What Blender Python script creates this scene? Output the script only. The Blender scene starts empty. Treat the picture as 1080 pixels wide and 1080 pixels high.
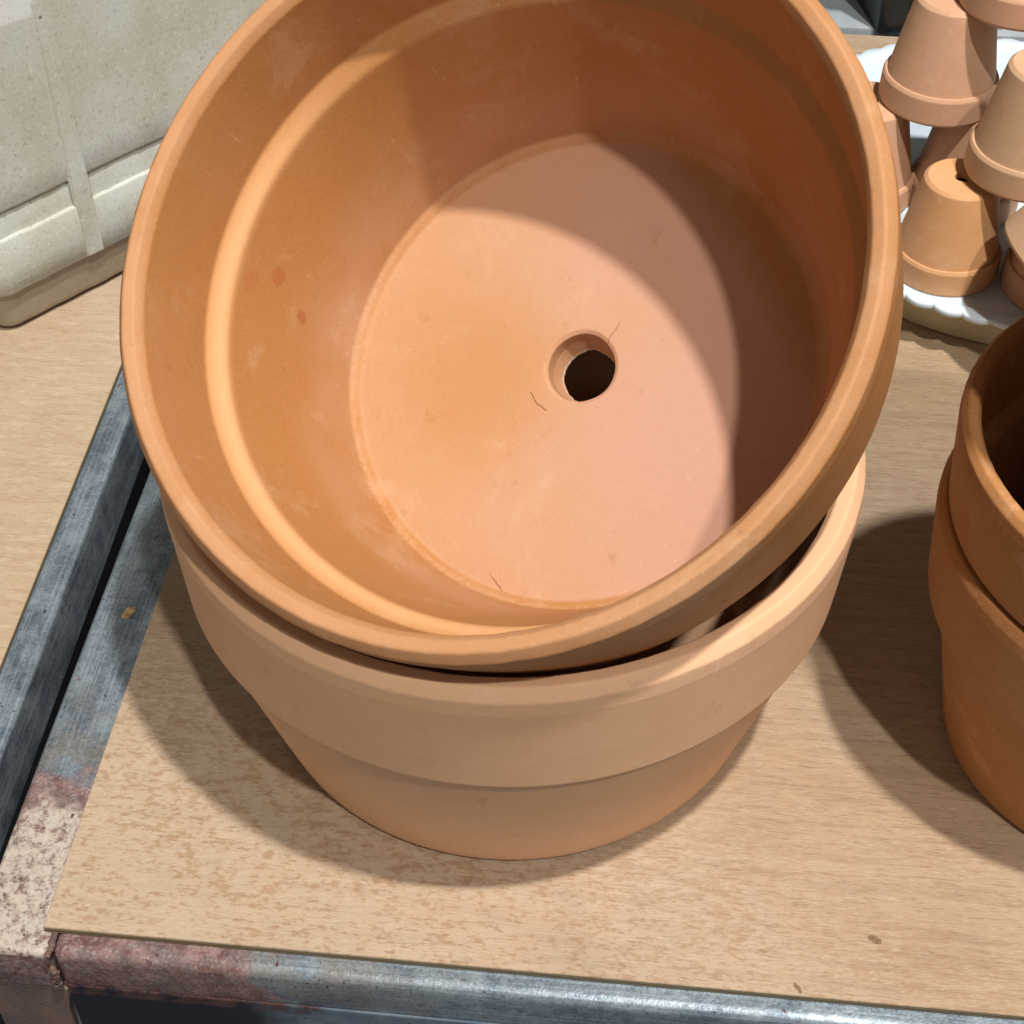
import bpy, bmesh, math, random
from mathutils import Vector, Matrix, noise
random.seed(7)
PI = math.pi
R_ = math.radians
scene = bpy.context.scene
C = scene.collection
scene.view_settings.view_transform = 'Standard'
scene.view_settings.look = 'None'
scene.view_settings.exposure = 0

# ------------------------------------------------------------------ helpers
def tag(o, label=None, cat=None, group=None, kind=None):
    if label: o['label'] = label
    if cat: o['category'] = cat
    if group: o['group'] = group
    if kind: o['kind'] = kind
    return o

def empty(name, loc=(0, 0, 0), rot=(0, 0, 0), matrix=None):
    o = bpy.data.objects.new(name, None)
    o.empty_display_size = 0.02
    C.objects.link(o)
    if matrix is not None: o.matrix_world = matrix
    else:
        o.location = loc; o.rotation_euler = rot
    return o

def obj(name, bm, mat, parent=None, smooth=True, sharp=None):
    me = bpy.data.meshes.new(name)
    bmesh.ops.recalc_face_normals(bm, faces=bm.faces)
    bm.to_mesh(me); bm.free()
    for p in me.polygons: p.use_smooth = smooth
    if smooth and sharp: me.set_sharp_from_angle(angle=R_(sharp))
    me.materials.append(mat)
    o = bpy.data.objects.new(name, me)
    C.objects.link(o)
    if parent: o.parent = parent
    return o

def box(bm, x0, x1, y0, y1, z0, z1, bev=0.0, seg=2, mtx=None):
    vs = [bm.verts.new((x, y, z)) for x in (x0, x1) for y in (y0, y1) for z in (z0, z1)]
    f = [(0,1,3,2),(4,6,7,5),(0,4,5,1),(2,3,7,6),(0,2,6,4),(1,5,7,3)]
    fs = [bm.faces.new([vs[i] for i in q]) for q in f]
    bmesh.ops.recalc_face_normals(bm, faces=fs)
    if bev:
        es = list({e for q in fs for e in q.edges})
        r = bmesh.ops.bevel(bm, geom=es, offset=bev, segments=seg, profile=0.5, affect='EDGES')
        vs = list({v for q in r['faces'] for v in q.verts} | {v for v in vs if v.is_valid})
    if mtx is not None:
        bmesh.ops.transform(bm, matrix=mtx, verts=[v for v in vs if v.is_valid])
    return vs

def fillet(pts, step=0.002):
    """pts: (r, z, fillet radius) -> dense polyline"""
    out = []
    n = len(pts)
    seg = []
    for i, (x, y, f) in enumerate(pts):
        p = Vector((x, y))
        if i in (0, n - 1) or f <= 0:
            seg.append([p]); continue
        a = (Vector(pts[i-1][:2]) - p); b = (Vector(pts[i+1][:2]) - p)
        la, lb = a.length, b.length
        a.normalize(); b.normalize()
        ang = a.angle(b)
        d = min(f / math.tan(ang / 2), la * 0.48, lb * 0.48)
        p0 = p + a * d; p1 = p + b * d
        k = 7
        seg.append([(p0 * (1-t)**2 + p * 2*t*(1-t) + p1 * t*t) for t in [j / k for j in range(k + 1)]])
    flat = [q for s in seg for q in s]
    for a, b in zip(flat[:-1], flat[1:]):
        L = (b - a).length; m = max(1, int(L / step))
        for j in range(m): out.append(a.lerp(b, j / m))
    out.append(flat[-1])
    return out

def lathe(bm, prof, seg=256, wob=0.0, seed=0.0, zrag=None, nick=9.0):
    rings = []
    for (r, z) in prof:
        ring = []
        for i in range(seg):
            a = 2 * PI * i / seg
            rr = r
            if wob:
                rr += wob * noise.noise(Vector((math.cos(a)*1.3 + seed, math.sin(a)*1.3, z*14 + seed)))
                rr += wob * 0.10 * noise.noise(Vector((math.cos(a)*5 + seed, math.sin(a)*5, z*90)))
                if z > nick: rr += 0.00022 * noise.noise(Vector((math.cos(a)*26 + seed, math.sin(a)*26, z*200))) + 0.0009 * min(0, noise.noise(Vector((math.cos(a)*16 + seed, math.sin(a)*16, z*60 + seed))) + 0.42)
            zz = z
            if zrag: rr, zz = zrag(a, rr, zz)
            ring.append(bm.verts.new((rr*math.cos(a), rr*math.sin(a), zz)))
        rings.append(ring)
    for A, B in zip(rings[:-1], rings[1:]):
        for i in range(seg):
            j = (i + 1) % seg
            bm.faces.new((A[i], A[j], B[j], B[i]))
    return rings

# ------------------------------------------------------------------ node helpers
class NT:
    def __init__(s, name):
        s.m = bpy.data.materials.new(name); s.m.use_nodes = True
        s.t = s.m.node_tree; s.t.nodes.clear()
        s.out = s.n('ShaderNodeOutputMaterial'); s.b = s.n('ShaderNodeBsdfPrincipled')
        s.t.links.new(s.b.outputs[0], s.out.inputs[0])
        s.co = s.n('ShaderNodeTexCoord').outputs['Object']
    def n(s, t, **k):
        q = s.t.nodes.new(t)
        for a, b in k.items(): setattr(q, a, b)
        return q
    def link(s, a, b): s.t.links.new(a, b)
    def set(s, inp, v):
        if hasattr(v, 'is_linked') or isinstance(v, bpy.types.NodeSocket): s.link(v, inp)
        else: inp.default_value = v
    def map(s, scale=(1,1,1), loc=(0,0,0), rot=(0,0,0), src=None):
        q = s.n('ShaderNodeMapping'); s.link(src or s.co, q.inputs[0])
        q.inputs['Scale'].default_value = scale; q.inputs['Location'].default_value = loc
        q.inputs['Rotation'].default_value = rot
        return q.outputs[0]
    def noise(s, scale, src=None, detail=4, rough=0.55, dist=0.0):
        q = s.n('ShaderNodeTexNoise'); s.link(src or s.co, q.inputs['Vector'])
        q.inputs['Scale'].default_value = scale; q.inputs['Detail'].default_value = detail
        q.inputs['Roughness'].default_value = rough; q.inputs['Distortion'].default_value = dist
        return q.outputs['Fac']
    def vor(s, scale, src=None, feature='F1'):
        q = s.n('ShaderNodeTexVoronoi', feature=feature); s.link(src or s.co, q.inputs['Vector'])
        q.inputs['Scale'].default_value = scale
        return q.outputs['Distance']
    def ramp(s, fac, a, b, lo=0.0, hi=1.0):
        q = s.n('ShaderNodeMapRange', interpolation_type='SMOOTHSTEP')
        s.set(q.inputs['Value'], fac)
        q.inputs['From Min'].default_value = a; q.inputs['From Max'].default_value = b
        q.inputs['To Min'].default_value = lo; q.inputs['To Max'].default_value = hi
        return q.outputs[0]
    def mth(s, op, a, b=0.0, c=0.0):
        q = s.n('ShaderNodeMath', operation=op)
        for i, v in enumerate((a, b, c)): s.set(q.inputs[i], v)
        return q.outputs[0]
    def mix(s, fac, a, b, mode='MIX'):
        q = s.n('ShaderNodeMix', data_type='RGBA', blend_type=mode)
        s.set(q.inputs[0], fac); 
        for i, v in ((6, a), (7, b)):
            if isinstance(v, tuple): v = (*v[:3], 1)
            s.set(q.inputs[i], v)
        return q.outputs[2]
    def xyz(s, src=None):
        q = s.n('ShaderNodeSeparateXYZ'); s.link(src or s.co, q.inputs[0]); return q.outputs
    def dist(s, p):
        q = s.n('ShaderNodeVectorMath', operation='DISTANCE'); s.link(s.co, q.inputs[0]); q.inputs[1].default_value = p
        return q.outputs['Value']
    def bump(s, h, strength=0.3, dist=0.001, prev=None):
        q = s.n('ShaderNodeBump'); s.link(h, q.inputs['Height'])
        q.inputs['Strength'].default_value = strength; q.inputs['Distance'].default_value = dist
        if prev: s.link(prev, q.inputs['Normal'])
        return q.outputs[0]
    def fin(s, col, rough=0.7, normal=None, metal=0.0, spec=0.5):
        s.set(s.b.inputs['Base Color'], (*col[:3], 1) if isinstance(col, tuple) else col)
        s.set(s.b.inputs['Roughness'], rough); s.set(s.b.inputs['Metallic'], metal)
        s.b.inputs['Specular IOR Level'].default_value = spec
        if normal: s.link(normal, s.b.inputs['Normal'])
        return s.m

GAIN = 1.0
def srgb(r, g, b):
    f = lambda c: (c/255/12.92) if c/255 <= .04045 else ((c/255+.055)/1.055)**2.4
    return (f(r)*GAIN, f(g)*GAIN, f(b)*GAIN)

# ------------------------------------------------------------------ materials
def clay(name, main, pink, orange, floor_pink=False, spots=(), off=(0,0,0), scale=1.0, mottled=0.5):
    t = NT(name)
    src = t.map(loc=off)
    n1 = t.noise(9/scale, src, 3, 0.5, 0.4)
    n2 = t.noise(38/scale, src, 4, 0.6)
    n3 = t.noise(900, src, 2, 0.6)
    col = t.mix(t.ramp(n1, 0.38, 0.66, 0, mottled), main, pink)
    col = t.mix(t.ramp(n2, 0.45, 0.75, 0, 0.35), col, orange)
    x = t.xyz()
    if floor_pink:
        r = t.mth('SQRT', t.mth('ADD', t.mth('MULTIPLY', x[0], x[0]), t.mth('MULTIPLY', x[1], x[1])))
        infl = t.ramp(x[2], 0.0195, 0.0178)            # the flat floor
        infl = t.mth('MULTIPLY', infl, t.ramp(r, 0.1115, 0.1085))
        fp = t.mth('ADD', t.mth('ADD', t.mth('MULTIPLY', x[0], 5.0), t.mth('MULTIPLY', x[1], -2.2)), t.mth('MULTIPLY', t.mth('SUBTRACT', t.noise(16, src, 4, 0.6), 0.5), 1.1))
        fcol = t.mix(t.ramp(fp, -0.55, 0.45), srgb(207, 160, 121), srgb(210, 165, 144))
        shade_w = t.mth('ADD', t.mth('ADD', x[0], t.mth('MULTIPLY', x[1], 0.3)), t.mth('MULTIPLY', t.mth('SUBTRACT', n1, 0.5), 0.03))
        infl = t.mth('MULTIPLY', infl, t.ramp(shade_w, 0.098, 0.076))  # floor takes the wall colour at the right, shade put into the colour
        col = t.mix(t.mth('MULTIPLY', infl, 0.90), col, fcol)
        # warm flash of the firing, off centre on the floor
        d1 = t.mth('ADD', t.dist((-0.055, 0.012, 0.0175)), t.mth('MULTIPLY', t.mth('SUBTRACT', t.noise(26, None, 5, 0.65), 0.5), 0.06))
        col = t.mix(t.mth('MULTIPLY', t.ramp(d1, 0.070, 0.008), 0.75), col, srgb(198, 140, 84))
        # pale ring of crumbs in the corner of the floor
        ring = t.mth('ABSOLUTE', t.mth('SUBTRACT', r, 0.1088))
        rm = t.mth('MULTIPLY', t.ramp(ring, 0.0022, 0.0), t.ramp(t.noise(420, None, 3, 0.7), 0.42, 0.62))
        rm = t.mth('MULTIPLY', rm, t.ramp(x[2], 0.030, 0.022))
        rm = t.mth('MULTIPLY', rm, t.ramp(t.mth('ADD', x[0], t.mth('MULTIPLY', x[1], 0.6)), 0.03, -0.05))
        col = t.mix(t.mth('MULTIPLY', rm, 0.26), col, srgb(228, 192, 156))
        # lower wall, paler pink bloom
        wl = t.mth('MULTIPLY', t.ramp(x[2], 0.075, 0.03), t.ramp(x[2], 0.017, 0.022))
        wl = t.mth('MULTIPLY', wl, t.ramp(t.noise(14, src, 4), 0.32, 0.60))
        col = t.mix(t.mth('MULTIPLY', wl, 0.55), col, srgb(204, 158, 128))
        ledge_hl = t.mth('MULTIPLY', t.ramp(t.mth('ABSOLUTE', t.mth('SUBTRACT', x[2], 0.1068)), 0.0068, 0.0), t.ramp(r, 0.1385, 0.1365))
        ledge_hl = t.mth('MULTIPLY', ledge_hl, t.ramp(t.mth('ADD', x[0], t.mth('MULTIPLY', x[1], 0.5)), 0.03, -0.07))
        col = t.mix(t.mth('MULTIPLY', ledge_hl, 0.7), col, srgb(240, 186, 132))  # ledge highlight painted in, only on its lit left side
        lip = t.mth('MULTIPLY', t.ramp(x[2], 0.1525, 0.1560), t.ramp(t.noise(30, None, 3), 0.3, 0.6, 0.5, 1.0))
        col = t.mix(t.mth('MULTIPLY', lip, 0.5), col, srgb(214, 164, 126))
    hr_ = t.mth('SQRT', t.mth('ADD', t.mth('MULTIPLY', x[0], x[0]), t.mth('MULTIPLY', x[1], x[1])))
    brr = t.mth('MULTIPLY', t.ramp(x[2], 0.0034, 0.0018), t.ramp(hr_, 0.0152, 0.0145))
    if floor_pink: col = t.mix(t.mth('MULTIPLY', brr, 0.8), col, srgb(240, 214, 186))
    for (p, rad, c, k) in spots:
        d = t.mth('ADD', t.dist(p), t.mth('MULTIPLY', t.mth('SUBTRACT', t.noise(160, None, 3), 0.5), rad*1.1))
        col = t.mix(t.mth('MULTIPLY', t.ramp(d, rad, rad*0.55), k), col, c)
    # fine grog speckle
    sp = t.ramp(t.vor(520, src), 0.10, 0.03)
    sp = t.mth('MULTIPLY', sp, t.ramp(t.noise(70, src, 2), 0.5, 0.7))
    col = t.mix(t.mth('MULTIPLY', sp, 0.35), col, srgb(120, 62, 36))
    col = t.mix(t.mth('MULTIPLY', t.ramp(n3, 0.4, 0.7), 0.13), col, srgb(228, 170, 128))
    # throwing rings
    wv = t.noise(1.0, t.map(scale=(6, 6, 520/scale), loc=off), 3, 0.6)
    bl = t.noise(26/scale, t.map(loc=(off[0]+5, off[1], off[2])), 6, 0.68, 0.5)
    col = t.mix(t.ramp(bl, 0.54, 0.70, 0, 0.30), col, srgb(222, 184, 150))
    gr = t.noise(340, src, 5, 0.8)
    col = t.mix(t.ramp(gr, 0.50, 0.70, 0, 0.05), col, srgb(232, 192, 156))
    col = t.mix(t.ramp(gr, 0.50, 0.34, 0, 0.06), col, srgb(136, 80, 46))
    scf = t.noise(1.0, t.map(scale=(260, 260, 30), rot=(0.7, 0.2, 0.4), loc=off), 3, 0.7)
    col = t.mix(t.mth('MULTIPLY', t.ramp(scf, 0.66, 0.72), t.ramp(n1, 0.45, 0.6, 0, 0.35)), col, srgb(238, 204, 172))
    col = t.mix(t.ramp(t.noise(75/scale, src, 5, 0.7), 0.60, 0.74, 0, 0.22), col, srgb(150, 92, 56))
    pore = t.mth('MULTIPLY', t.ramp(t.vor(240, src), 0.11, 0.05), t.ramp(t.noise(120, src, 2), 0.55, 0.68))
    col = t.mix(t.mth('MULTIPLY', pore, 0.5), col, srgb(110, 60, 36))
    b = t.bump(wv, 0.035, 0.0003)
    b = t.bump(pore, -0.5, 0.0006, b)
    b = t.bump(t.noise(1500, src, 3, 0.6), 0.22, 0.0004, b)
    b = t.bump(n2, 0.2, 0.0012, b)
    return t.fin(col, t.ramp(n2, 0.3, 0.7, 0.62, 0.8), b, 0, 0.3)

GAIN = 0.80
TM, TP, TO = srgb(205, 139, 98), srgb(219, 160, 131), srgb(214, 139, 84)
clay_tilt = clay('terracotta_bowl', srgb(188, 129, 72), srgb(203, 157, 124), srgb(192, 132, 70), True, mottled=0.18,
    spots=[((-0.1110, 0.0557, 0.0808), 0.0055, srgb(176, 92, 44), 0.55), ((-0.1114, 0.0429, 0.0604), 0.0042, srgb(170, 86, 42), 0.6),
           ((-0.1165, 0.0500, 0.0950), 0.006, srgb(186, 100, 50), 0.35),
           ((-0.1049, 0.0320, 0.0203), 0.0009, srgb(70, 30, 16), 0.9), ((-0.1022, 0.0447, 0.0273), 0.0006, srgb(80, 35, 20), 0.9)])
GAIN = 1.02
clay_up = clay('terracotta_upright', srgb(212, 170, 133), srgb(216, 174, 144), srgb(210, 165, 124), False, off=(3.1, 1.2, 0.4), mottled=0.45)
GAIN = 1.05
clay_dark = clay('terracotta_dark', srgb(164, 112, 62), srgb(168, 120, 76), srgb(164, 110, 56), False, off=(7, 2, 5))

GAIN = 0.92
def small_clay(name, c, off):
    return clay(name, c, srgb(206, 162, 134), srgb(206, 152, 104), False, off=off, scale=0.4, mottled=0.4,
        spots=[((0.012, -0.036, 0.008), 0.001, srgb(80, 40, 25), 0.8)])

GAIN = 0.76
def wood(name, base, dark, pale, wear=True):
    t = NT(name)
    g1 = t.noise(1.0, t.map(scale=(60, 900, 50), rot=(0, 0, R_(-8))), 5, 0.62, 0.35)
    g2 = t.noise(1.0, t.map(scale=(18, 190, 20), loc=(4, 1, 0), rot=(0, 0, R_(-8))), 4, 0.6, 0.6)
    g3 = t.noise(6, None, 3, 0.5)
    x = t.xyz()
    col = t.mix(t.ramp(g3, 0.35, 0.65), base, pale)
    col = t.mix(t.ramp(g2, 0.42, 0.70, 0, 0.38), col, dark)
    col = t.mix(t.ramp(g1, 0.50, 0.66, 0, 0.55), col, dark)
    pores = t.noise(1.0, t.map(scale=(190, 2000, 100), rot=(0, 0, R_(-8))), 2, 0.5)
    col = t.mix(t.ramp(pores, 0.58, 0.70, 0, 0.5), col, srgb(118, 88, 62))
    col = t.mix(t.ramp(pores, 0.40, 0.30, 0, 0.45), col, srgb(224, 204, 176))
    if wear:
        # varnish flaking off in pale patches, thickest in the front left corner
        e = t.mth('ADD', t.mth('MULTIPLY', x[1], 1.0), t.mth('MULTIPLY', x[0], 0.30))
        m = t.ramp(e, 0.23, 0.0)
        pn = t.noise(1.0, t.map(scale=(120, 230, 100), loc=(2, 7, 0)), 5, 0.68, 0.25)
        pn2 = t.noise(1.0, t.map(scale=(300, 560, 100), loc=(9, 3, 0)), 3, 0.65, 0.2)
        f = t.mth('ADD', pn, t.mth('MULTIPLY', t.mth('SUBTRACT', pn2, 0.5), 0.75))
        f = t.mth('ADD', f, t.mth('MULTIPLY', t.mth('SUBTRACT', t.noise(26, None, 3), 0.5), 0.30))
        f = t.mth('ADD', f, t.mth('MULTIPLY', m, 0.125))
        pale_m = t.mth('MULTIPLY', t.ramp(f, 0.515, 0.60), t.ramp(m, 0.0, 0.25))
        rightfade = t.ramp(x[0], 0.50, 0.12)
        col = t.mix(t.mth('MULTIPLY', pale_m, t.mth('MULTIPLY', rightfade, 0.42)), col, srgb(206, 188, 166))
        f2 = t.mth('MULTIPLY', t.ramp(f, 0.52, 0.46), t.ramp(m, 0.1, 0.6))
        col = t.mix(t.mth('MULTIPLY', f2, 0.42), col, srgb(164, 128, 94))
        dm = t.ramp(t.noise(7, t.map(loc=(3, 3, 0)), 5, 0.65), 0.5, 0.75, 0, 0.3)
        col = t.mix(dm, col, srgb(150, 122, 96))
        for (px, py, rx) in ((0.3540, 0.0302, 0.0016), (0.3556, 0.0296, 0.0019), (0.3574, 0.0288, 0.0015), (0.3212, 0.0052, 0.0007), (0.3218, 0.0042, 0.0009), (0.3226, 0.0031, 0.0011), (0.3234, 0.0019, 0.0009)):
            d = t.mth('ADD', t.dist((px, py, 0.0)), t.mth('MULTIPLY', t.mth('SUBTRACT', t.noise(400), 0.5), 0.002))
            col = t.mix(t.ramp(d, rx*1.15, rx*0.8, 0, 0.75), col, srgb(120, 92, 66))
    else:
        pn = t.noise(1.0, t.map(scale=(60, 260, 60), loc=(1, 4, 0)), 4, 0.6, 0.3)
        col = t.mix(t.ramp(pn, 0.50, 0.70, 0, 0.30), col, srgb(214, 194, 168))
        col = t.mix(t.ramp(t.noise(5, None, 5, 0.6), 0.45, 0.7, 0, 0.35), col, srgb(168, 132, 98))
    dust = t.ramp(t.vor(420), 0.12, 0.05)
    dust = t.mth('MULTIPLY', dust, t.ramp(t.noise(45, None, 3), 0.50, 0.62))
    col = t.mix(t.mth('MULTIPLY', dust, 0.5), col, srgb(120, 92, 66))
    scr = t.noise(1.0, t.map(scale=(20, 700, 20), rot=(0, 0, R_(24)), loc=(5, 2, 0)), 2, 0.5)
    col = t.mix(t.mth('MULTIPLY', t.ramp(scr, 0.68, 0.72), t.ramp(g3, 0.48, 0.6, 0, 0.4)), col, srgb(226, 208, 184))
    if wear:
        pd = t.mth('ADD', t.dist((0.22, 0.13, 0.0)), t.mth('MULTIPLY', t.mth('SUBTRACT', t.noise(14, None, 4), 0.5), 0.10))
        cl = t.mth('MULTIPLY', t.ramp(pd, 0.21, 0.12), t.ramp(t.noise(60, None, 5, 0.7), 0.42, 0.62))
        col = t.mix(t.mth('MULTIPLY', cl, 0.12), col, srgb(196, 146, 104))
    # cut edge: plies
    ply = t.ramp(t.mth('SINE', t.mth('MULTIPLY', x[2], 3200)), -0.3, 0.3)
    edge = t.ramp(x[2], -0.0006, -0.0009)
    col = t.mix(edge, col, t.mix(ply, srgb(96, 82, 58), srgb(150, 134, 98)))
    b = t.bump(g1, 0.2, 0.0006)
    b = t.bump(pores, 0.2, 0.0003, b)
    return t.fin(col, 0.55, b, 0, 0.35)

wood_a = wood('plywood_worn', srgb(186, 159, 129), srgb(146, 118, 92), srgb(190, 168, 143))
GAIN = 0.80
wood_b = wood('plywood_pale', srgb(190, 166, 138), srgb(168, 140, 112), srgb(196, 176, 154), False)

GAIN = 0.80
def steel(name, paint=True, dark=0.0, x_is_rail=False):
    t = NT(name)
    x = t.xyz()
    n1 = t.noise(28, None, 5, 0.6, 0.3); n2 = t.noise(230, None, 4, 0.65); n3 = t.noise(9, None, 3)
    col = t.mix(t.ramp(t.noise(60, None, 5, 0.7, 0.2), 0.35, 0.65), srgb(102, 116, 130), srgb(142, 156, 166))
    brush = t.noise(1.0, t.map(scale=(900, 12, 300)), 3, 0.6) if not x_is_rail else t.noise(1.0, t.map(scale=(12, 700, 700)), 3, 0.6)
    col = t.mix(t.ramp(brush, 0.45, 0.68, 0, 0.40), col, srgb(186, 202, 214))
    col = t.mix(t.ramp(n2, 0.60, 0.72, 0, 0.55), col, srgb(60, 70, 84))
    metal = t.ramp(n1, 0.3, 0.7, 0.55, 0.35)
    if paint:
        dx = t.mth('MULTIPLY', t.mth('ADD', x[0], 0.016), 1.6 if not x_is_rail else 0.65)
        dc = t.mth('SQRT', t.mth('ADD', t.mth('MULTIPLY', dx, dx), t.mth('MULTIPLY', x[1], x[1])))
        dn = t.mth('ADD', dc, t.mth('MULTIPLY', t.mth('SUBTRACT', n3, 0.5), 0.05))
        dn = t.mth('ADD', dn, t.mth('MULTIPLY', t.mth('SUBTRACT', t.noise(60, None, 3), 0.5), 0.05))
        # tan grime smeared up the rail
        gr = t.mth('MULTIPLY', t.ramp(dn, 0.16, 0.07), t.ramp(t.noise(40, None, 4), 0.40, 0.60))
        col = t.mix(t.mth('MULTIPLY', gr, 0.65), col, srgb(146, 134, 118))
        # rust red primer
        rn = t.ramp(t.noise(70, t.map(loc=(3, 3, 3)), 4, 0.6), 0.43, 0.50)
        zone = t.ramp(dn, 0.082, 0.070)
        pinkcol = t.mix(t.ramp(t.noise(150, None, 5, 0.7), 0.35, 0.65), srgb(104, 66, 60), srgb(150, 118, 112))
        col = t.mix(t.mth('MULTIPLY', zone, 0.92), col, pinkcol)
        col = t.mix(t.mth('MULTIPLY', t.mth('MULTIPLY', zone, t.ramp(t.noise(120, None, 4, .7), 0.48, 0.6)), 0.6), col, srgb(108, 96, 92))
        # cream paint over it, in the corner
        if not x_is_rail:
            cz = t.mth('MULTIPLY', t.ramp(dn, 0.070, 0.058), t.ramp(x[2], -0.0085, -0.0065))
            cm = t.mth('MULTIPLY', cz, t.ramp(t.noise(190, t.map(loc=(1, 8, 2)), 5, 0.75, 0.2), 0.63, 0.47))
            col = t.mix(t.mth('MULTIPLY', cm, 0.74), col, t.mix(n2, srgb(168, 158, 148), srgb(236, 226, 208)))
            metal = t.mth('MULTIPLY', metal, t.ramp(cm, 1.0, 0.0))
        metal = t.mth('MULTIPLY', metal, t.ramp(zone, 1.0, 0.0))
    # rust flecks
    fl = t.mth('MULTIPLY', t.ramp(t.noise(260, t.map(loc=(5, 5, 5)), 3, 0.6), 0.66, 0.70), t.ramp(n1, 0.45, 0.55))
    col = t.mix(fl, col, srgb(88, 52, 42))
    fl2 = t.ramp(t.noise(55, t.map(loc=(15, 5, 5), scale=(1, 1, 1)), 4, 0.6), 0.70, 0.73)
    col = t.mix(fl2, col, srgb(120, 66, 52))
    if dark: col = t.mix(dark, col, srgb(38, 44, 60))
    gr_ = t.noise(620, None, 3, 0.7)
    col = t.mix(t.ramp(gr_, 0.52, 0.72, 0, 0.4), col, srgb(186, 196, 204))
    col = t.mix(t.ramp(gr_, 0.46, 0.32, 0, 0.45), col, srgb(52, 60, 74))
    b = t.bump(n2, 0.35, 0.0006)
    b = t.bump(gr_, 0.3, 0.0005, b)
    return t.fin(col, t.ramp(n2, 0.3, 0.7, 0.34, 0.5), b, metal, 0.5)

steel_side = steel('steel_side_rail')
steel_front = steel('steel_front_rail', x_is_rail=True)
steel_left = steel('steel_neighbour', paint=False)

def foam():
    t = NT('expanded_polystyrene')
    n = t.noise(18, None, 4, 0.6); x = t.xyz()
    cell = t.vor(330)
    col = t.mix(t.ramp(n, 0.38, 0.64), srgb(206, 211, 205), srgb(196, 197, 182))
    st = t.noise(1.0, t.map(scale=(30, 30, 7)), 4, 0.6)
    col = t.mix(t.ramp(st, 0.54, 0.78, 0, 0.28), col, srgb(166, 160, 138))
    col = t.mix(t.ramp(cell, 0.22, 0.05, 0, 0.30), col, srgb(132, 130, 116))
    pit = t.mth('MULTIPLY', t.ramp(t.vor(60), 0.09, 0.04), t.ramp(t.noise(33), 0.52, 0.6))
    col = t.mix(t.mth('MULTIPLY', pit, 0.8), col, srgb(84, 78, 66))
    fresh = t.mth('MULTIPLY', t.ramp(t.mth('ADD', x[0], t.mth('MULTIPLY', t.mth('SUBTRACT', n, 0.5), 0.03)), 0.050, 0.047), t.ramp(t.mth('ADD', x[2], t.mth('MULTIPLY', t.noise(70, None, 3), 0.006)), 0.190, 0.193))
    col = t.mix(t.mth('MULTIPLY', fresh, 0.85), col, srgb(236, 240, 238))
    sc_ = t.ramp(t.noise(1.0, t.map(scale=(220, 220, 40), rot=(0.5, 0.3, 0.6)), 3, 0.7), 0.64, 0.70)
    col = t.mix(t.mth('MULTIPLY', sc_, 0.35), col, srgb(226, 228, 218))
    col = t.mix(t.ramp(t.noise(420, None, 3, 0.8), 0.54, 0.70, 0, 0.45), col, srgb(120, 118, 104))
    col = t.mix(t.ramp(t.noise(380, t.map(loc=(2,2,2)), 3, 0.8), 0.56, 0.70, 0, 0.5), col, srgb(236, 238, 232))
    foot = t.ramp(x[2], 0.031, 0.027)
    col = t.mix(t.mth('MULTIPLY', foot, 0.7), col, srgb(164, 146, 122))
    b = t.bump(cell, 0.12, 0.0006)
    b = t.bump(pit, -0.8, 0.002, b)
    b = t.bump(t.noise(110, None, 3), 0.15, 0.001, b)
    return t.fin(col, 0.85, b, 0, 0.25)
GAIN = 0.86
foam_m = foam()
GAIN = 0.85

def simple(name, c, c2=None, rough=0.5, ns=20, bump=0.1, metal=0, spec=0.5):
    t = NT(name)
    n = t.noise(ns, None, 4, 0.6)
    col = t.mix(t.ramp(n, 0.35, 0.65), c, c2 or c)
    return t.fin(col, rough, t.bump(t.noise(ns*20, None, 2), bump, 0.0008), metal, spec)
def plate_mat():
    t = NT('white_plastic')
    n = t.noise(30, None, 4, 0.6)
    col = t.mix(t.ramp(n, 0.35, 0.65), srgb(214, 232, 246), srgb(226, 240, 250))
    d = t.ramp(t.vor(95), 0.10, 0.06)
    col = t.mix(t.mth('MULTIPLY', d, 0.4), col, srgb(176, 190, 200))
    return t.fin(col, 0.42, t.bump(d, -0.4, 0.0006), 0, 0.4)
plate_m = plate_mat()
cream_m = simple('cream_skirt', srgb(214, 204, 172), srgb(200, 188, 154), 0.6, 30)
black_m = simple('black_plastic', srgb(22, 26, 30), srgb(34, 38, 42), 0.35, 15, 0.2)
floor_m = simple('concrete', srgb(70, 76, 88), srgb(86, 92, 102), 0.8, 4, 0.3)
counter_m = simple('grey_laminate', srgb(150, 160, 168), srgb(172, 180, 184), 0.6, 12, 0.2)
weld_m = simple('rusty_weld', srgb(110, 86, 76), srgb(78, 62, 58), 0.7, 120, 0.4)
leg_m = simple('painted_leg', srgb(120, 98, 88), srgb(96, 84, 82), 0.6, 40, 0.5)
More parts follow.
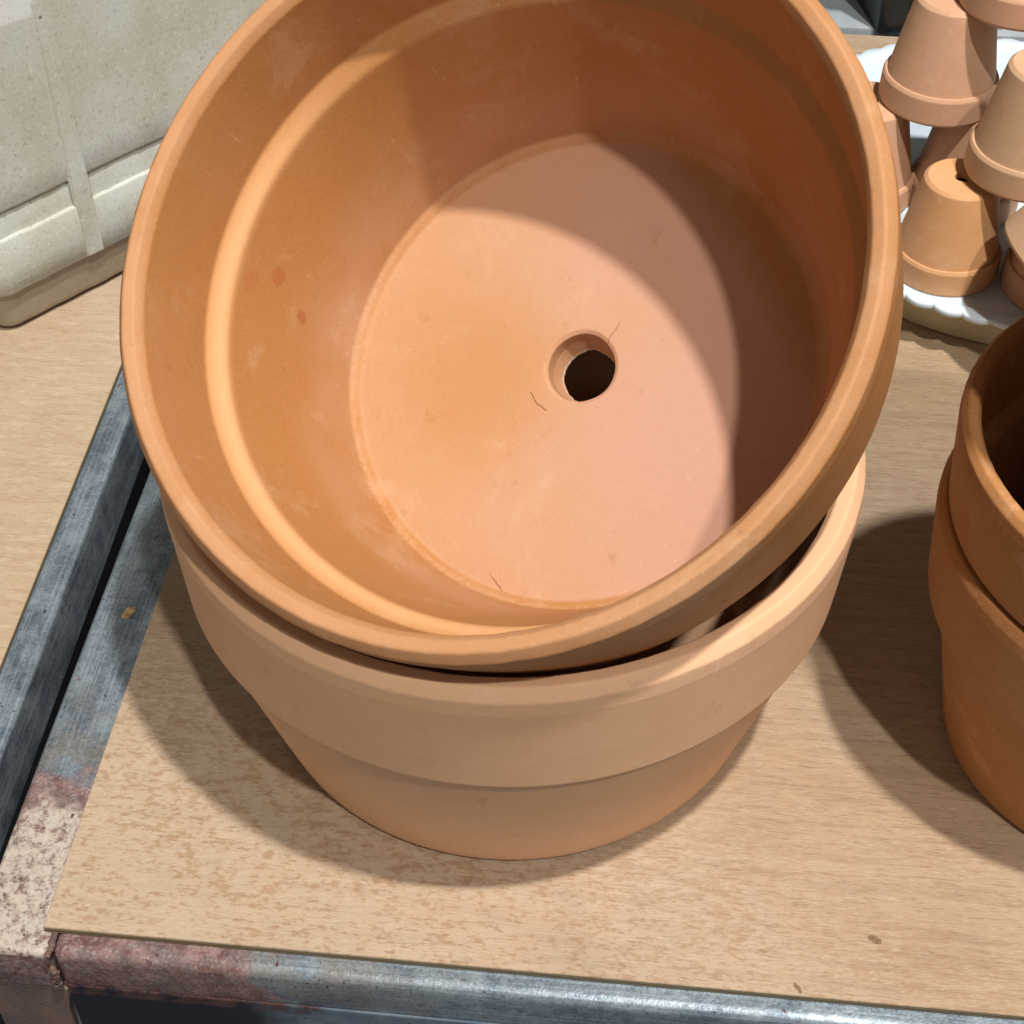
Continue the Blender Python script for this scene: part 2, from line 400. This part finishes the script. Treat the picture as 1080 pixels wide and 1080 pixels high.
def apron_mat():
    t = NT('blue_grey_sheet'); x = t.xyz(); n = t.noise(40, None, 5, 0.65)
    col = t.mix(t.ramp(n, 0.35, 0.65), srgb(96, 112, 128), srgb(122, 138, 150))
    col = t.mix(t.ramp(t.noise(240, None, 3, 0.6), 0.64, 0.7), col, srgb(64, 44, 40))
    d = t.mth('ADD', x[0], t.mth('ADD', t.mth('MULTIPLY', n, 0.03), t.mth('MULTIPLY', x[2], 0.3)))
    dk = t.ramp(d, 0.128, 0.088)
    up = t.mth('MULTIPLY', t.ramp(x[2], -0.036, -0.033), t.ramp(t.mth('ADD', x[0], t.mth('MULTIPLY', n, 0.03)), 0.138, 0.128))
    col = t.mix(dk, col, srgb(24, 28, 36))  # left end painted dark, standing in for shade below the rail
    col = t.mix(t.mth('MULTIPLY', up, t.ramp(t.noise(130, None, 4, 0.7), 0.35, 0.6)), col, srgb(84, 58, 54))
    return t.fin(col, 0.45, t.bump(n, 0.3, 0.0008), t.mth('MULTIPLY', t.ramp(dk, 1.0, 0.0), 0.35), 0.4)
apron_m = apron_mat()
fibre_m = simple('fibre', srgb(150, 96, 60), srgb(160, 104, 66), 0.6, 20, 0)
crumb_m = simple('clay_crumb', srgb(196, 168, 120), srgb(150, 118, 78), 0.9, 300, 0.5)

# ------------------------------------------------------------------ pots
def big_pot(name, mat, R=0.15, h=0.1586, hb=0.0949, Rb=0.1465, Rs=0.1428, R0=0.1176, Ri=0.1388,
            Rl1=0.1345, Rl2=0.1286, Rf=0.1088, tf=0.0174, dl=0.0485, seed=0.0, rh=0.0155):
    """wheel-thrown pot with a deep collar; base centre at the origin, opening upward"""
    root = empty(name)
    s = R / 0.15
    zl = h - dl
    body = fillet([(Rs, hb + 0.0006, 0), (Rs, hb - 0.003*s, 0.002), (R0 + 0.0006, 0.003, 0.003), (R0 - 0.004, 0.0, 0.002),
                   (rh*0.9, 0.0, 0.001)], 0.003)
    hole_lo = rh * 0.80
    body2 = fillet([(rh*0.9, 0.0, 0), (hole_lo, 0.001, 0.0008), (rh*0.97, tf*0.55, 0.002), (rh, tf - 0.0012, 0.001), (rh + 0.0018, tf, 0.0008), (rh + 0.010, tf + 0.0002, 0.002),
                    (Rf - 0.004, tf + 0.0008, 0.004), (Rf + 0.0008, tf + 0.004, 0.003), (Rl2 + 0.0004, zl - 0.0056*s, 0.0055), (Rl1 - 0.0006, zl - 0.0005, 0)], 0.0015)
    def rag(a, r, z):
        if r < rh*0.96 and z < 0.004:
            k = noise.noise(Vector((math.cos(a)*2.2 + 4 + seed, math.sin(a)*2.2, 0)))
            k2 = noise.noise(Vector((math.cos(a)*7 + 4, math.sin(a)*7, 0)))
            r += 0.0006*k + 0.0004*k2
        return r, z
    bm = bmesh.new()
    lathe(bm, body, 256, 0.0006*s, seed)
    lathe(bm, body2, 256, 0.0006*s, seed, rag)
    obj('body', bm, mat, root)
    rim = fillet([(Rl1 - 0.0006, zl - 0.0005, 0), (Rl1 + 0.0012, zl + 0.0012*s, 0.004), (Rl1 + 0.0018, zl + 0.010*s, 0.006), (Ri - 0.0022*s, h - 0.016*s, 0.006), (Ri - 0.0012*s, h - 0.0052*s, 0.003),
                  (Ri + 0.0012*s, h - 0.0012*s, 0.0022), (R - 0.0040*s, h, 0.002), (R - 0.0002, h - 0.0048*s, 0.0026), (R, h - 0.012*s, 0.004),
                  (Rb, hb + 0.0028*s, 0.003), (Rb - 0.0022*s, hb, 0.0016), (Rs, hb + 0.0002, 0)], 0.0014)
    bm = bmesh.new()
    lathe(bm, rim, 256, 0.0006*s, seed, None, h - 0.008*s)
    obj('rim', bm, mat, root)
    return root

pot_a = big_pot('terracotta_pot', clay_up, seed=1.0)
tag(pot_a, 'wide terracotta pot standing upright on the plywood, holding the tilted pot', 'flower pot', 'large terracotta pots')

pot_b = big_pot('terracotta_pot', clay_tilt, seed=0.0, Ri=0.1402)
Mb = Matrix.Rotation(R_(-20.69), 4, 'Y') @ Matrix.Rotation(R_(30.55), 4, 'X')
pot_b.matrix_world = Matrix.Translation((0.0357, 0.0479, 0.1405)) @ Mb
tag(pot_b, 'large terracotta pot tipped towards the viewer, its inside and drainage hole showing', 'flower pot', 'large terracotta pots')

def mid_pot(seed):
    return big_pot('terracotta_pot', clay_dark, R=0.105, h=0.139, hb=0.0904, Rb=0.1015, Rs=0.0950, R0=0.0779, Ri=0.0975,
                   Rl1=0.0925, Rl2=0.0875, Rf=0.0715, tf=0.011, dl=0.040, seed=seed, rh=0.011)
pot_c = mid_pot(2.0); pot_c.location = (0.2838, -0.0464, 0)
tag(pot_c, 'brown terracotta pot standing on the plywood at the right edge, under another pot', 'flower pot', 'nested terracotta pots at the right')
pot_d = mid_pot(3.0); pot_d.location = (0.2838, -0.0464, 0.0496); pot_d.rotation_euler = (0, 0, 1.2)
tag(pot_d, 'brown terracotta pot nested in the top of the right hand pot, dark inside', 'flower pot', 'nested terracotta pots at the right')

shade_pot = big_pot('terracotta_pot', clay_dark, R=0.0855, h=0.285, hb=0.225, Rb=0.0830, Rs=0.0775, R0=0.0600, Ri=0.0790,
                Rl1=0.0755, Rl2=0.0715, Rf=0.0540, tf=0.011, dl=0.050, seed=4.0, rh=0.010)
shade_pot.location = (0.2868, -0.0490, 0.0610)  # out of view, added to keep the lamps off the nested pots
tag(shade_pot, 'unseen tall narrow pot added inside the nested pots to shade them, beyond the right edge', 'flower pot')

# fibres and crumbs lying in the tipped pot (positions in its own axes)
def strand(pts, rad, label):
    bm = bmesh.new()
    P = [Vector(p) for p in pts]; prev = None
    Q = []
    for a, b in zip(P[:-1], P[1:]):
        for k in range(6): Q.append(a.lerp(b, k/6))
    Q.append(P[-1])
    for i, p in enumerate(Q):
        Q[i] = p + Vector((noise.noise(p*300)*0.0012, noise.noise(p*300 + Vector((9,0,0)))*0.0012, 0))
    for i, p in enumerate(Q):
        d = (Q[min(i+1, len(Q)-1)] - Q[max(i-1, 0)]).normalized()
        u = d.cross(Vector((0, 0, 1))).normalized(); v = d.cross(u)
        ring = [bm.verts.new(p + (u*math.cos(t) + v*math.sin(t)) * rad) for t in [2*PI*k/5 for k in range(5)]]
        if prev:
            for k in range(5): bm.faces.new((prev[k], prev[(k+1) % 5], ring[(k+1) % 5], ring[k]))
        prev = ring
    bmesh.ops.transform(bm, matrix=pot_b.matrix_world, verts=bm.verts)
    o = obj('fibre', bm, fibre_m)
    return tag(o, label, 'fibre', 'fibres lying in the tilted pot')
zf = 0.0180; zg = 0.0188
strand([(-0.0594, -0.0803, zf), (-0.0567, -0.0870, zg), (-0.0535, -0.0915, zg), (-0.0496, -0.0970, zg + .0004)], 0.00011, 'dark hair-thin fibre lying low on the floor of the tipped pot, below the hole')
strand([(-0.0250, -0.0040, zf), (-0.0245, -0.0080, zf), (-0.0226, -0.0119, zf), (-0.0190, -0.0150, zf)], 0.00011, 'short curved fibre just left of the drainage hole in the tipped pot')
strand([(0.0205, 0.0150, zf), (0.0170, 0.0110, zf), (0.0140, 0.0080, zf)], 0.0001, 'short straight fibre at the upper right of the drainage hole')

# ------------------------------------------------------------------ the table (frame, legs, board) in its own axes
TA = R_(-5.8271)
T0 = Vector((-0.2015, -0.1495, 0))
def table_root(name, loc, rz):
    return empty(name, loc, (0, 0, rz))
table = table_root('work_table', T0, TA)
tag(table, 'worktable of steel tube with a worn plywood top carrying the large pots', 'table')
W_, D_ = 0.95, 0.812
bm = bmesh.new(); box(bm, 0, W_, 0, D_, -0.0040, 0.0, 0.0004, 1)
obj('plywood_top', bm, wood_a, table, sharp=40)
def tube(x0, x1, y0, y1, z0, z1, r, name, mat, parent, sub=True):
    bm = bmesh.new(); box(bm, x0, x1, y0, y1, z0, z1, r, 5)
    return obj(name, bm, mat, parent, sharp=60)
tube(-0.0312, 0.004, -0.0105, D_ + 0.012, -0.0345, -0.0043, 0.0030, 'side_rail', steel_side, table)
tube(0.0050, W_, -0.0100, 0.020, -0.0340, -0.0043, 0.0050, 'front_rail', steel_front, table)
tube(0.0050, W_, D_ - 0.02, D_ + 0.010, -0.0340, -0.0043, 0.0040, 'back_rail', steel_front, table)
tube(W_ + 0.001, W_ + 0.031, -0.0105, D_ + 0.012, -0.0345, -0.0043, 0.0030, 'side_rail', steel_left, table)
# weld bead at the front left corner
bm = bmesh.new()
for i in range(46):
    f = i/45
    p = Vector((0.0046 + 0.0005*math.sin(i*1.7), -0.0106 + 0.0004*math.sin(i*2.3), -0.006 - f*0.026)) if i > 16 else Vector((0.0046, -0.0105 + i*0.0012, -0.0048))
    r = 0.0013 + 0.0003*random.random()
    bmesh.ops.create_icosphere(bm, subdivisions=2, radius=r, matrix=Matrix.Translation(p + Vector([random.uniform(-.00025, .00025) for _ in range(3)])))
for v in bm.verts: v.co += Vector([noise.noise(v.co*500 + Vector((k, 0, 0)))*0.0006 for k in (0, 7, 13)])
obj('weld_bead', bm, weld_m, table)
# legs: flat sided with a shoulder curving out to the rail
def leg(x, y, w, flare):
    bm = bmesh.new()
    prof = []
    for k in range(13):
        z = -0.0350 - 0.060*(k/12)
        prof.append((x + w + flare*math.exp(-k*0.42), z))
    prof.append((x + w, -0.75))
    L = [(x, -0.0350)] + [(x, -0.75)]
    pts = [(x, -0.0350)] + prof + [(x, -0.75)]
    fr = [bm.verts.new((px, y, pz)) for px, pz in pts]; bk = [bm.verts.new((px, y + 0.004, pz)) for px, pz in pts]
    bm.faces.new(fr); bm.faces.new(bk[::-1])
    for i in range(len(pts)):
        j = (i+1) % len(pts); bm.faces.new((fr[i], bk[i], bk[j], fr[j]))
    return obj('leg', bm, leg_m, table, smooth=False)
leg(-0.0300, -0.0098, 0.0330, 0.006)
leg(W_ - 0.002, -0.0098, 0.031, 0.0)
leg(-0.0300, D_ - 0.022, 0.0330, 0.0)
leg(W_ - 0.002, D_ - 0.022, 0.031, 0.0)
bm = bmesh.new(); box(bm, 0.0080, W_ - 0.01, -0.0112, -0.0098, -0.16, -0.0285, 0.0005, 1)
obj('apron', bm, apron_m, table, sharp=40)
# flake of dried clay on the side rail
bm = bmesh.new(); bmesh.ops.create_icosphere(bm, subdivisions=3, radius=0.004)
for v in bm.verts:
    v.co = Vector((v.co.x*0.75, v.co.y*1.25, max(v.co.z*0.35, -0.0006))) + Vector((noise.noise(v.co*420), noise.noise(v.co*420 + Vector((5,5,5))), 0))*0.0016
o = obj('clay_flake', bm, crumb_m); tag(o, 'small flake of dried clay lying on the steel side rail beside the pots', 'clay flake')
_u = Vector((math.cos(TA), math.sin(TA), 0)); _v = Vector((-math.sin(TA), math.cos(TA), 0))
o.location = T0 + _u*(-0.0135) + _v*0.183 + Vector((0, 0, -0.0040)); o.rotation_euler = (0, 0, -0.6)

# neighbouring table on the left
table2 = table_root('work_table', T0 + _u*(-0.0495) + _v*0.12, TA + R_(1.0))
tag(table2, 'neighbouring steel framed table with a pale plywood top carrying the foam box', 'table')
bm = bmesh.new(); box(bm, -0.90, -0.0155, -0.35, 0.75, -0.0040, 0.0, 0.0005, 1)
obj('plywood_top', bm, wood_b, table2, sharp=40)
tube(-0.031, 0.0, -0.36, 0.76, -0.0440, -0.0043, 0.0026, 'side_rail', steel_left, table2)
tube(-0.90, -0.032, -0.358, -0.328, -0.0350, -0.0043, 0.003, 'front_rail', steel_left, table2)
for (x, y) in ((-0.03, -0.357), (-0.9, -0.357), (-0.03, 0.727), (-0.9, 0.727)):
    bm = bmesh.new(); box(bm, x, x + 0.029, y, y + 0.029, -0.75, -0.036, 0.002, 1)
    obj('leg', bm, leg_m, table2, sharp=40)

# ------------------------------------------------------------------ foam box
foam_box = empty('foam_box', (-0.297, 0.2597, 0.0), (0, 0, R_(45)))
tag(foam_box, 'weathered grey white polystyrene foam box with ribs, at the top left', 'foam box')
def rrect(x0, x1, y0, y1, r, k=8):
    pts = []
    for (cx, cy, a0) in ((x1 - r, y0 + r, -90), (x1 - r, y1 - r, 0), (x0 + r, y1 - r, 90), (x0 + r, y0 + r, 180)):
        for i in range(k + 1):
            a = R_(a0 + 90*i/k); pts.append((cx + r*math.cos(a), cy + r*math.sin(a)))
    return pts
def loft(bm, sections, sub=8):
    rings = []
    for (z, d) in sections:
        pts = rrect(-0.0125 - d, 0.45 + d, -d, 0.32 + d, max(0.012 + d, 0.004))
        ring = []
        n = len(pts)
        for i in range(n):
            a = Vector(pts[i]); b = Vector(pts[(i+1) % n]); m = max(1, int((b-a).length/0.006))
            for j in range(m):
                q = a.lerp(b, j/m)
                ring.append(bm.verts.new((q.x, q.y, z)))
        rings.append(ring)
    return rings
secs = [(0.0004, -0.014), (0.0018, -0.009), (0.0034, -0.0015), (0.007, 0.0), (0.0275, 0.0006), (0.0288, 0.0010), (0.0292, 0.0036), (0.0302, 0.0046),
        (0.045, 0.0048), (0.0648, 0.0048), (0.0658, 0.0042), (0.0664, 0.0026), (0.0700, 0.0020), (0.0815, 0.0016), (0.0822, 0.0014),
        (0.0832, 0.0030), (0.0845, 0.0036), (0.10, 0.0038), (0.14, 0.0042), (0.19, 0.0050), (0.26, 0.006), (0.300, 0.007), (0.305, 0.004)]
def loft_fixed(bm, secs):
    base = rrect(-0.0125, 0.45, 0.0, 0.32, 0.012)
    cen = Vector((0.21875, 0.16))
    dense = []
    n = len(base)
    for i in range(n):
        a = Vector(base[i]); b = Vector(base[(i+1) % n]); m = max(1, int((b-a).length/0.005))
        for j in range(m): dense.append(a.lerp(b, j/m))
    N = len(dense)
    nor = []
    for i in range(N):
        t = dense[(i+1) % N] - dense[i-1]; nor.append(Vector((t.y, -t.x)).normalized())
    rings = []
    for (z, d) in secs:
        ring = []
        for p, q in zip(dense, nor):
            w = p + q*d
            k = noise.noise(Vector((w.x*60, w.y*60, z*60)))*0.0005 + noise.noise(Vector((w.x*190, w.y*190, z*190)))*0.0003
            w = w + q*k
            ring.append(bm.verts.new((w.x, w.y, z + (0 if z < .002 else noise.noise(Vector((w.x*80, w.y*80, 3)))*0.0006))))
        rings.append(ring)
    for A, B in zip(rings[:-1], rings[1:]):
        for i in range(N): bm.faces.new((A[i], A[(i+1) % N], B[(i+1) % N], B[i]))
    bm.faces.new(rings[0][::-1]); bm.faces.new(rings[-1])
bm = bmesh.new(); loft_fixed(bm, secs)
obj('body', bm, foam_m, foam_box, sharp=50)
def rib(x0):
    bm = bmesh.new()
    prof = [(0.0, 0.0295), (0.0058, 0.0310), (0.0061, 0.060), (0.0056, 0.085), (0.0056, 0.110), (0.0056, 0.150), (0.0058, 0.20), (0.0063, 0.25), (0.0, 0.252)]
    rows = []
    for (xx, k) in ((x0, 0.0), (x0 + 0.0015, 1.0), (x0 + 0.0115, 1.0), (x0 + 0.013, 0.0)):
        rows.append([bm.verts.new((xx + noise.noise(Vector((z*90, xx*50, 1)))*0.0005, -(0.001 + (d - 0.001)*(0.5 + 0.5*k)) , z)) for d, z in prof])
    for A, B in zip(rows[:-1], rows[1:]):
        for i in range(len(prof)-1): bm.faces.new((A[i], A[i+1], B[i+1], B[i]))
    return obj('rib', bm, foam_m, foam_box, sharp=35)
for xr in (0.0485, 0.215, 0.380): rib(xr)
# ------------------------------------------------------------------ scalloped plate on its stand
stand = empty('cake_stand', (0.3288, 0.386, 0))
tag(stand, 'white scalloped round cake stand with cream sides under the small pots', 'cake stand')
NS = 60; RP = 0.1665; zt = 0.0335
def scal(a): return RP + 0.0030*abs(math.sin(NS*a/2))**0.8
seg = NS*12
def ring_at(bm, rf, z): return [bm.verts.new((rf(2*PI*i/seg)*math.cos(2*PI*i/seg), rf(2*PI*i/seg)*math.sin(2*PI*i/seg), z)) for i in range(seg)]
bm = bmesh.new()
rs_ = [ring_at(bm, lambda a: 0.150, zt - 0.0035), ring_at(bm, lambda a: scal(a) - 0.0006, zt - 0.0040), ring_at(bm, lambda a: scal(a), zt - 0.0030),
       ring_at(bm, lambda a: scal(a), zt - 0.0006), ring_at(bm, lambda a: scal(a) - 0.0006, zt), ring_at(bm, lambda a: 0.160, zt - 0.0001),
       ring_at(bm, lambda a: 0.1575, zt - 0.0018), ring_at(bm, lambda a: 0.150, zt - 0.0020), ring_at(bm, lambda a: 0.02, zt - 0.0020)]
for A, B in zip(rs_[:-1], rs_[1:]):
    for i in range(seg): bm.faces.new((A[i], A[(i+1) % seg], B[(i+1) % seg], B[i]))
bm.faces.new(rs_[-1])
obj('plate', bm, plate_m, stand, sharp=50)
bm = bmesh.new(); lathe(bm, fillet([(0.140, 0.0003, 0), (0.1478, 0.0006, 0.001), (0.1500, zt - 0.004, 0)], 0.004), 160)
obj('skirt', bm, cream_m, stand)

# ------------------------------------------------------------------ small pots, upside down
def small_pot_proto(mat, rs=0.0351, rt=0.0219, hs=0.0671, hb=0.0190):
    root = empty('small_pot')
    rb = 0.0322
    bm = bmesh.new()
    lathe(bm, fillet([(rb, hb - 0.0008, 0), (rt + 0.0012, hs - 0.0022, 0.0015), (rt - 0.0010, hs, 0.0012), (0.0048, hs, 0.0006), (0.0042, hs - 0.004, 0.0005),
                      (rt - 0.003, hs - 0.0045, 0.002), (rb - 0.0042, hb, 0)], 0.0016), 96, 0.0004, random.random()*9)
    obj('body', bm, mat, root)
    bm = bmesh.new()
    lathe(bm, fillet([(rb - 0.0042, hb, 0), (rs - 0.0045, 0.0012, 0.001), (rs - 0.0034, 0.0, 0.0008), (rs - 0.0010, 0.0, 0.0008), (rs, 0.0018, 0.001),
                      (rs - 0.0004, hb - 0.0028, 0.002), (rb + 0.0012, hb - 0.0004, 0.001), (rb, hb - 0.0008, 0)], 0.0012), 96, 0.0004, random.random()*9)
    obj('rim', bm, mat, root)
    return root
GAIN = 0.95
sm_mats = [small_clay('clay_small_a', srgb(208, 158, 108), (1, 5, 2)), small_clay('clay_small_b', srgb(198, 158, 128), (4, 2, 2)),
           small_clay('clay_small_c', srgb(196, 164, 130), (8, 1, 6)), small_clay('clay_small_d', srgb(202, 160, 130), (2, 9, 1))]
protos = {}
z1 = zt - 0.0019; z2 = z1 + 0.0672; z3 = z2 + 0.0672
SP = [  # x, y, z, rx, ry, rz, material, label
 (0.2586, 0.2826, z1, 0, 0, 0.3, 0, 'orange tan small pot standing at the front of the plate, its whole side in view'),
 (0.2170, 0.3600, z1, 0, 0, 1.9, 3, 'small pot at the left of the plate, mostly hidden by the large tipped pot'),
 (0.2830, 0.3520, z1, 0, 0, 2.9, 1, 'small pot in shade on the plate behind the orange one, seen through the gap'),
 (0.3240, 0.2600, z1, 0, 0, 0.9, 3, 'small pot low at the right edge of the plate, only its rim showing'),
 (0.2566, 0.3610, z2, 0, 0, 4.1, 1, 'pinkish small pot in the upper row, left, with one dark speck on its rim'),
 (0.2936, 0.2823, z2, 0, 0, 5.0, 2, 'pale tan small pot resting partly on the orange one, cut by the right edge'),
 (0.2903, 0.3514, z3, 0, 0, 2.2, 3, 'topmost small pot, only the bottom of its rim showing at the top edge'),
 (0.3000, 0.2250, 0.073, 0, R_(35), 0, 2, 'small pot tipped on its side against the right of the pile'),
]
def copy_tree(o, parent=None):
    c = o.copy(); C.objects.link(c)
    if parent: c.parent = parent; 
    for ch in o.children: copy_tree(ch, c)
    return c
for (x, y, z, rx, ry, rz, mi, label) in SP:
    if mi not in protos: protos[mi] = o = small_pot_proto(sm_mats[mi])
    else: o = copy_tree(protos[mi])
    o.location = (x, y, z); o.rotation_euler = (rx, ry, rz)
    if label.startswith('orange tan'): o.scale = (0.93, 0.93, 0.93)
    tag(o, label, 'flower pot', 'small upturned pots piled on the plate')

# ------------------------------------------------------------------ beyond the table
counter = empty('counter', T0 + _v*(D_ + 0.016), (0, 0, TA))
tag(counter, 'grey topped counter beyond the far edge of the plywood table', 'counter')
bm = bmesh.new(); box(bm, 0.20, 1.4, 0.0, 0.7, -0.028, -0.003, 0.002, 2)
obj('counter_top', bm, counter_m, counter, sharp=40)
bm = bmesh.new(); box(bm, 0.24, 1.36, 0.04, 0.66, -0.75, -0.0285, 0.002, 1)
obj('cabinet', bm, counter_m, counter, sharp=40)

crate = empty('black_crate', (0.2785, 0.6215, -0.003), (0, 0, R_(9)))
tag(crate, 'black plastic crate standing on the grey counter behind the small pots', 'crate')
def shell(bm, w, d, h, t, tap):
    o0 = rrect(0, w, 0, d, 0.012); 
    def r(off, z): return [bm.verts.new((x + (x - w/2)/w*2*off, y + (y - d/2)/d*2*off, z)) for x, y in o0]
    rg = [r(0, 0.0), r(tap, h - 0.02), r(tap + 0.006, h - 0.019), r(tap + 0.006, h), r(tap - t, h), r(-t, t)]
    for A, B in zip(rg[:-1], rg[1:]):
        for i in range(len(A)): bm.faces.new((A[i], A[(i+1) % len(A)], B[(i+1) % len(A)], B[i]))
    bm.faces.new(rg[0][::-1]); bm.faces.new(rg[-1])
bm = bmesh.new(); shell(bm, 0.34, 0.24, 0.20, 0.004, 0.008)
obj('shell', bm, black_m, crate, sharp=40)
for k in range(5):
    bm = bmesh.new(); box(bm, 0.022 + k*0.07, 0.030 + k*0.07, -0.0075, -0.0008, 0.012, 0.176, 0.001, 1)
    obj('stiffening_rib', bm, black_m, crate, sharp=40)

# ------------------------------------------------------------------ floor
bm = bmesh.new(); vs = [bm.verts.new(p) for p in ((-6, -6, -0.75), (6, -6, -0.75), (6, 6, -0.75), (-6, 6, -0.75))]; bm.faces.new(vs)
fl = obj('floor', bm, floor_m, smooth=False); tag(fl, kind='structure')
fl['label'] = 'grey concrete floor far below the tables'; fl['category'] = 'floor'

# ------------------------------------------------------------------ lights
def lamp(name, pos, size, power, col):
    l = bpy.data.lights.new(name, 'AREA'); l.shape = 'DISK'; l.size = size; l.energy = power; l.color = col
    o = bpy.data.objects.new(name, l); C.objects.link(o); o.location = pos
    o.rotation_euler = (Vector((0, 0, 0)) - Vector(pos)).to_track_quat('-Z', 'Y').to_euler()
    return o
lamp('ceiling_lamp', (1.10, -1.04, 5.65), 0.20, 385, (1.0, 0.96, 0.91))
lamp('ceiling_lamp', (1.45, -3.80, 7.40), 0.26, 365, (1.0, 0.95, 0.88))

w = bpy.data.worlds.new('World'); scene.world = w; w.use_nodes = True
nt = w.node_tree; bg = nt.nodes['Background']
def wn(t, **k):
    q = nt.nodes.new(t)
    for a, b in k.items(): setattr(q, a, b)
    return q
tc = wn('ShaderNodeTexCoord'); sx = wn('ShaderNodeSeparateXYZ'); nt.links.new(tc.outputs['Generated'], sx.inputs[0])
def rng(src, a, b, lo, hi):
    q = wn('ShaderNodeMapRange', interpolation_type='SMOOTHSTEP'); nt.links.new(src, q.inputs[0])
    q.inputs['From Min'].default_value = a; q.inputs['From Max'].default_value = b; q.inputs['To Min'].default_value = lo; q.inputs['To Max'].default_value = hi
    return q.outputs[0]
def wm(op, a, b):
    q = wn('ShaderNodeMath', operation=op); nt.links.new(a, q.inputs[0])
    if isinstance(b, float): q.inputs[1].default_value = b
    else: nt.links.new(b, q.inputs[1])
    return q.outputs[0]
front = rng(sx.outputs[1], 0.2, -0.8, 0.0, 1.0)          # fill light added from behind the viewer
low = rng(sx.outputs[2], 0.60, 0.10, 0.0, 1.0)
strip = wm('MULTIPLY', wm('MULTIPLY', rng(sx.outputs[2], 0.52, 0.58, 0.0, 1.0), rng(sx.outputs[2], 0.70, 0.64, 0.0, 1.0)), front)  # bright band added for soft fill and glints on the steel
st = wm('ADD', wm('MULTIPLY', wm('MULTIPLY', front, low), 0.32), 0.028)
st = wm('ADD', st, wm('MULTIPLY', strip, 1.7))
bg.inputs[0].default_value = (1.0, 0.94, 0.87, 1); nt.links.new(st, bg.inputs[1])

# ------------------------------------------------------------------ camera
cd = bpy.data.cameras.new('Camera'); cam = bpy.data.objects.new('Camera', cd); C.objects.link(cam)
cd.sensor_width = 36; cd.lens = 1709.46/1080*36; cd.shift_x = -24.51/1080; cd.shift_y = 12.41/1080
cd.clip_start = 0.01; cd.clip_end = 50
cam.matrix_world = Matrix.Translation((0.0033, -0.5157, 0.6182)) @ (Matrix.Rotation(R_(-0.7548), 4, 'Z') @ Matrix.Rotation(R_(90 - 45.4099), 4, 'X') @ Matrix.Rotation(R_(0.587), 4, 'Z'))
scene.camera = cam
scene.cycles.max_bounces = 8; scene.cycles.diffuse_bounces = 3
